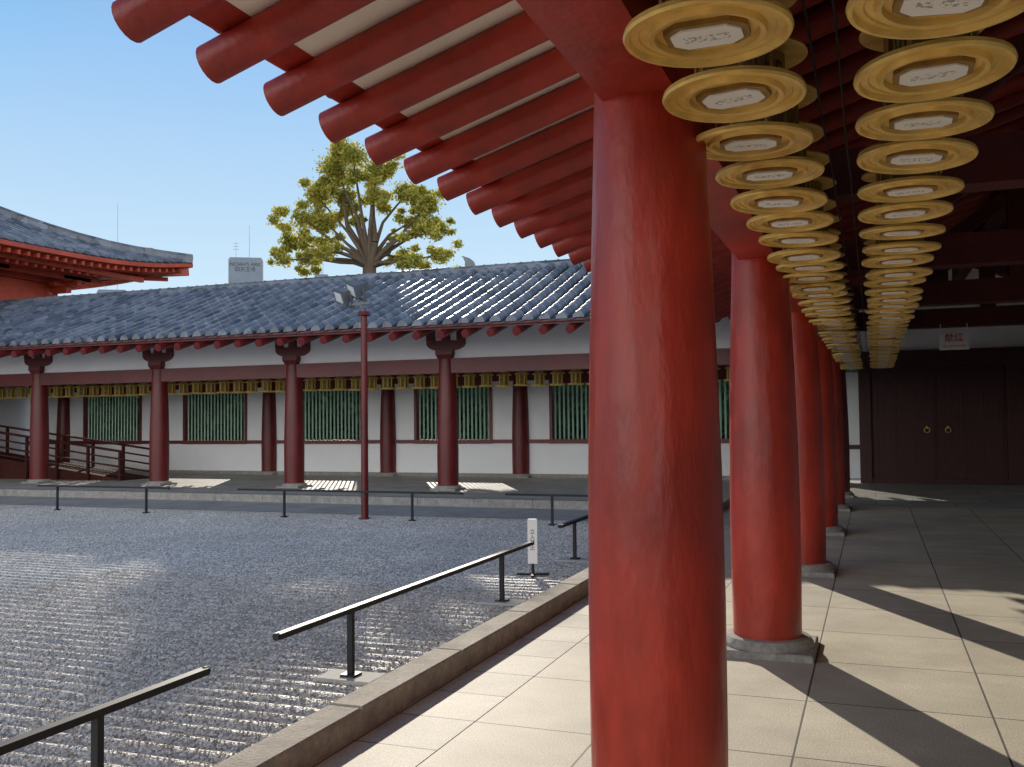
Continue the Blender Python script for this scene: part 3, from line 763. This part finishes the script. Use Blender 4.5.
# ================= background hall with tail ornament
bh=empty('background_hall',(-24,46,0),'grey tiled temple roof with fish tail ornament on its ridge','temple hall')
t=MB()
t.add([(-7,-5,5.5),(4.5,-5,5.5),(4.5,0,9.1),(-7,0,9.1),(4.5,5,5.5),(-7,5,5.5)],[(0,1,2,3),(3,2,4,5)])
t.box(-7,4.5,-.2,.2,9.0,9.42); mobj('roof',t,TILE,bh)
t=MB(); t.box(-6,3.6,-4,4,0,6.2); t.add([(3.6,-4,6.2),(3.6,4,6.2),(3.6,0,8.9)],[(0,1,2)]); mobj('wall',t,WHITE,bh)
t=MB(); cur=[(0,9.4,.36),(.06,9.65,.30),(0,9.95,.22),(-.16,10.15,.15),(-.38,10.26,.05)]
vs=[]
for x,z,wd in cur: vs+=[(4.3+x-wd,-.1,z),(4.3+x+wd,-.1,z),(4.3+x+wd,.1,z),(4.3+x-wd,.1,z)]
fs=[(k*4+i,k*4+(i+1)%4,(k+1)*4+(i+1)%4,(k+1)*4+i) for k in range(4) for i in range(4)]+[(16,17,18,19)]
t.add(vs,fs); mobj('ridge_ornament',t,pbr('pale_tile',(.24,.27,.27),.5,var=.1),bh,smooth=60)

# ================= city buildings
def building(x,y,w_,d_,h_,lab,text=None,floors=10,cols=4,ant=11):
    e=empty('tower_block',(x,y,-.3),lab,'building',rotz=.55)
    t=MB(); t.box(-w_/2,w_/2,-d_/2,d_/2,0,h_); t.box(-w_/2+.3,w_/2-.3,-d_/2+.3,d_/2-.3,h_,h_+.5)
    mobj('wall',t,CONC,e)
    t=MB()
    for i in range(floors):
        for j in range(cols):
            x0=-w_/2+(j+.2)*w_/cols; z0=h_-9-i*3.2
            if z0<1: continue
            t.box(x0,x0+w_/cols*.6,-d_/2-.03,-d_/2+.1,z0,z0+1.5)
    mobj('window_panes',t,pbr('window_glass',(.08,.1,.13),.2,var=.1),e)
    t=MB(); t.tube((w_*.1,0,h_),(w_*.1,0,h_+ant),.09,n=5); t.tube((-w_*.3,0,h_+.5),(-w_*.3,0,h_+ant*.5),.08,n=5)
    for k in range(3): t.tube((-w_*.3-.9,0,h_+ant*.3+k),(-w_*.3+.9,0,h_+ant*.3+k),.06,n=4)
    mobj('antenna',t,GREYM,e)
    if text:
        tm=text_mesh(text,1.6,INK,bold=.0); o=mobj('lettering',tm,[],e,(0,-d_/2-.05,h_-2.6)); o.rotation_euler=(pi/2,0,0)
building(-183.5,250,10.2,5,53.3,'grey concrete tower block with lettering near its roof',"NOAH'S ARK\n四天王寺")
building(-163.5,262,4.5,4,48.5,'narrow grey tower block with small windows',None,ant=4)
building(-236,250,9,9,46,'plain grey tower block with tall roof antennas',None,ant=30)

# ================= trees
def leaves(clumps,n,size,core=.2):
    w_=np.array([c[3]**2 for c in clumps]); w_=w_/w_.sum()
    ci=rng.choice(len(clumps),n,p=w_); C=np.array(clumps)
    d=rng.normal(size=(n,3)); d/=np.linalg.norm(d,axis=1)[:,None]
    rad=C[ci,3]*rng.uniform(core,1.0,n)**.6*(1+.26*rng.normal(size=n))
    p=C[ci,:3]+d*rad[:,None]*np.array([1,1,.75])
    a=rng.normal(size=(n,3)); a/=np.linalg.norm(a,axis=1)[:,None]
    b=np.cross(a,rng.normal(size=(n,3))); b/=np.linalg.norm(b,axis=1)[:,None]
    s=size*rng.uniform(.6,1.3,n)[:,None]
    q=np.stack([p-a*s,p+b*s*.45,p+a*s,p-b*s*.45],1).reshape(-1,3)
    return q,np.arange(n*4).reshape(n,4)
TS=1.18
tx,ty=-21.3,38.0
e=empty('camphor_tree',(tx,ty,-.3),'broad camphor tree with yellow green crown behind the gallery','tree')
sR=Vector((R0.x,R0.y,0)); sD=Vector((F0.x,F0.y,0))
cl=[]
base=[(-1.3,11.3,1.0),(-.4,11.5,.85),(-2.1,10.4,.8),(.5,11.0,.8),(-1.0,10.4,.8),(-2.5,9.4,.75),(-3.0,8.5,.6),(-1.7,9.3,.75),(1.5,10.4,.85),(2.3,9.7,.8),(1.5,9.4,.55),(2.3,8.8,.7),(2.7,8.0,.65),(1.3,7.9,.55),(-2.4,7.9,.7),(.4,10.0,.6),(-1.4,7.8,.6),(1.9,7.5,.55),(-3.0,7.6,.45),(2.8,9.0,.5),(-.5,9.3,.4),(1.0,8.7,.35)]
for a,z,r in base:
    z=1.95+(z-1.55)*TS; a*=TS; r*=TS
    dd=random.uniform(-1.6,1.6); p=sR*a+sD*dd; cl.append((p.x,p.y,z,r*.68))
    for k in range(6):
        p2=p+Vector((random.uniform(-1,1),random.uniform(-1.3,1.3),0))*r*1.0; cl.append((p2.x,p2.y,z+random.uniform(-.9,.9)*r,r*.34))
q,f_=leaves(cl,31000,.10)
me=D.meshes.new('crown'); me.from_pydata(q.tolist(),[],f_.tolist()); me.materials.append(LEAF); mobj('crown',me,[],e)
t=MB()
def limb(pts,r0,r1,n=8):
    k=len(pts)-1
    for i in range(k):
        t.tube(pts[i],pts[i+1],r0+(r1-r0)*i/k,r0+(r1-r0)*(i+1)/k,n,cap=False)
limb([Vector((0,0,0)),Vector((.1,0,3)),Vector((-.05,.1,6)),Vector((.1,0,9.0))],.45,.30,12)
fork=Vector((.1,0,8.9))
limb([fork,Vector((.35,0,10.0)),Vector((.2,.1,11.2)),Vector((.3,0,12.4))],.26,.07,9)
limb([fork,Vector((-.5,.2,9.9)),Vector((-1.1,.1,10.9)),Vector((-1.3,0,12.4))],.20,.06,9)
for c in cl[::7]:
    cc=Vector(c[:3]); mid=fork.lerp(cc,.5)+Vector((random.uniform(-.3,.3),random.uniform(-.3,.3),random.uniform(-.1,.4)))
    limb([fork,fork.lerp(mid,.5)+Vector((0,0,.1)),mid,cc],.14,.03,7)
for c in cl:
    cc=Vector(c[:3])
    for k in range(2):
        pp=cc+Vector((random.uniform(-1,1),random.uniform(-1,1),random.uniform(-.6,.8)))*c[3]; t.tube(cc+Vector((0,0,-.3*c[3])),pp,.025,.01,4,cap=False)
mobj('trunk',t,BARK,e,smooth=60)
e=empty('small_tree',(-12.7,34,-.3),'small yellow green tree just topping the gallery ridge','tree')
cl2=[(random.uniform(-1,1),random.uniform(-1,1),random.uniform(5.2,6.9),random.uniform(.35,.6)) for k in range(10)]
q,f_=leaves(cl2,2600,.11); me=D.meshes.new('crown'); me.from_pydata(q.tolist(),[],f_.tolist()); me.materials.append(LEAF); mobj('crown',me,[],e)
t=MB(); t.tube((0,0,0),(0,0,5.4),.2,.1,8)
for c in cl2: t.tube((0,0,5.0),c[:3],.06,.02,5,cap=False)
mobj('trunk',t,BARK,e,smooth=60)
cl3=[(x+random.uniform(-.4,.4),random.uniform(31.5,33),random.uniform(.3,3.3),random.uniform(.6,1.0)) for x in np.arange(-46,4,.5) for k in range(3)]
q,f_=leaves(cl3,22000,.17)
t=MB(); t.add(q.tolist(),f_.tolist(),0); t.box(-47,5,33.2,34.2,-.3,3.6,1)
me=t.mesh('shrubbery',[HEDGE,pbr('hedge_core',(.012,.03,.014),.9,var=.4,ns=6)])
mobj('shrubbery',me,[],kind='stuff',label='dense green shrubbery behind the gallery windows',category='shrubs')
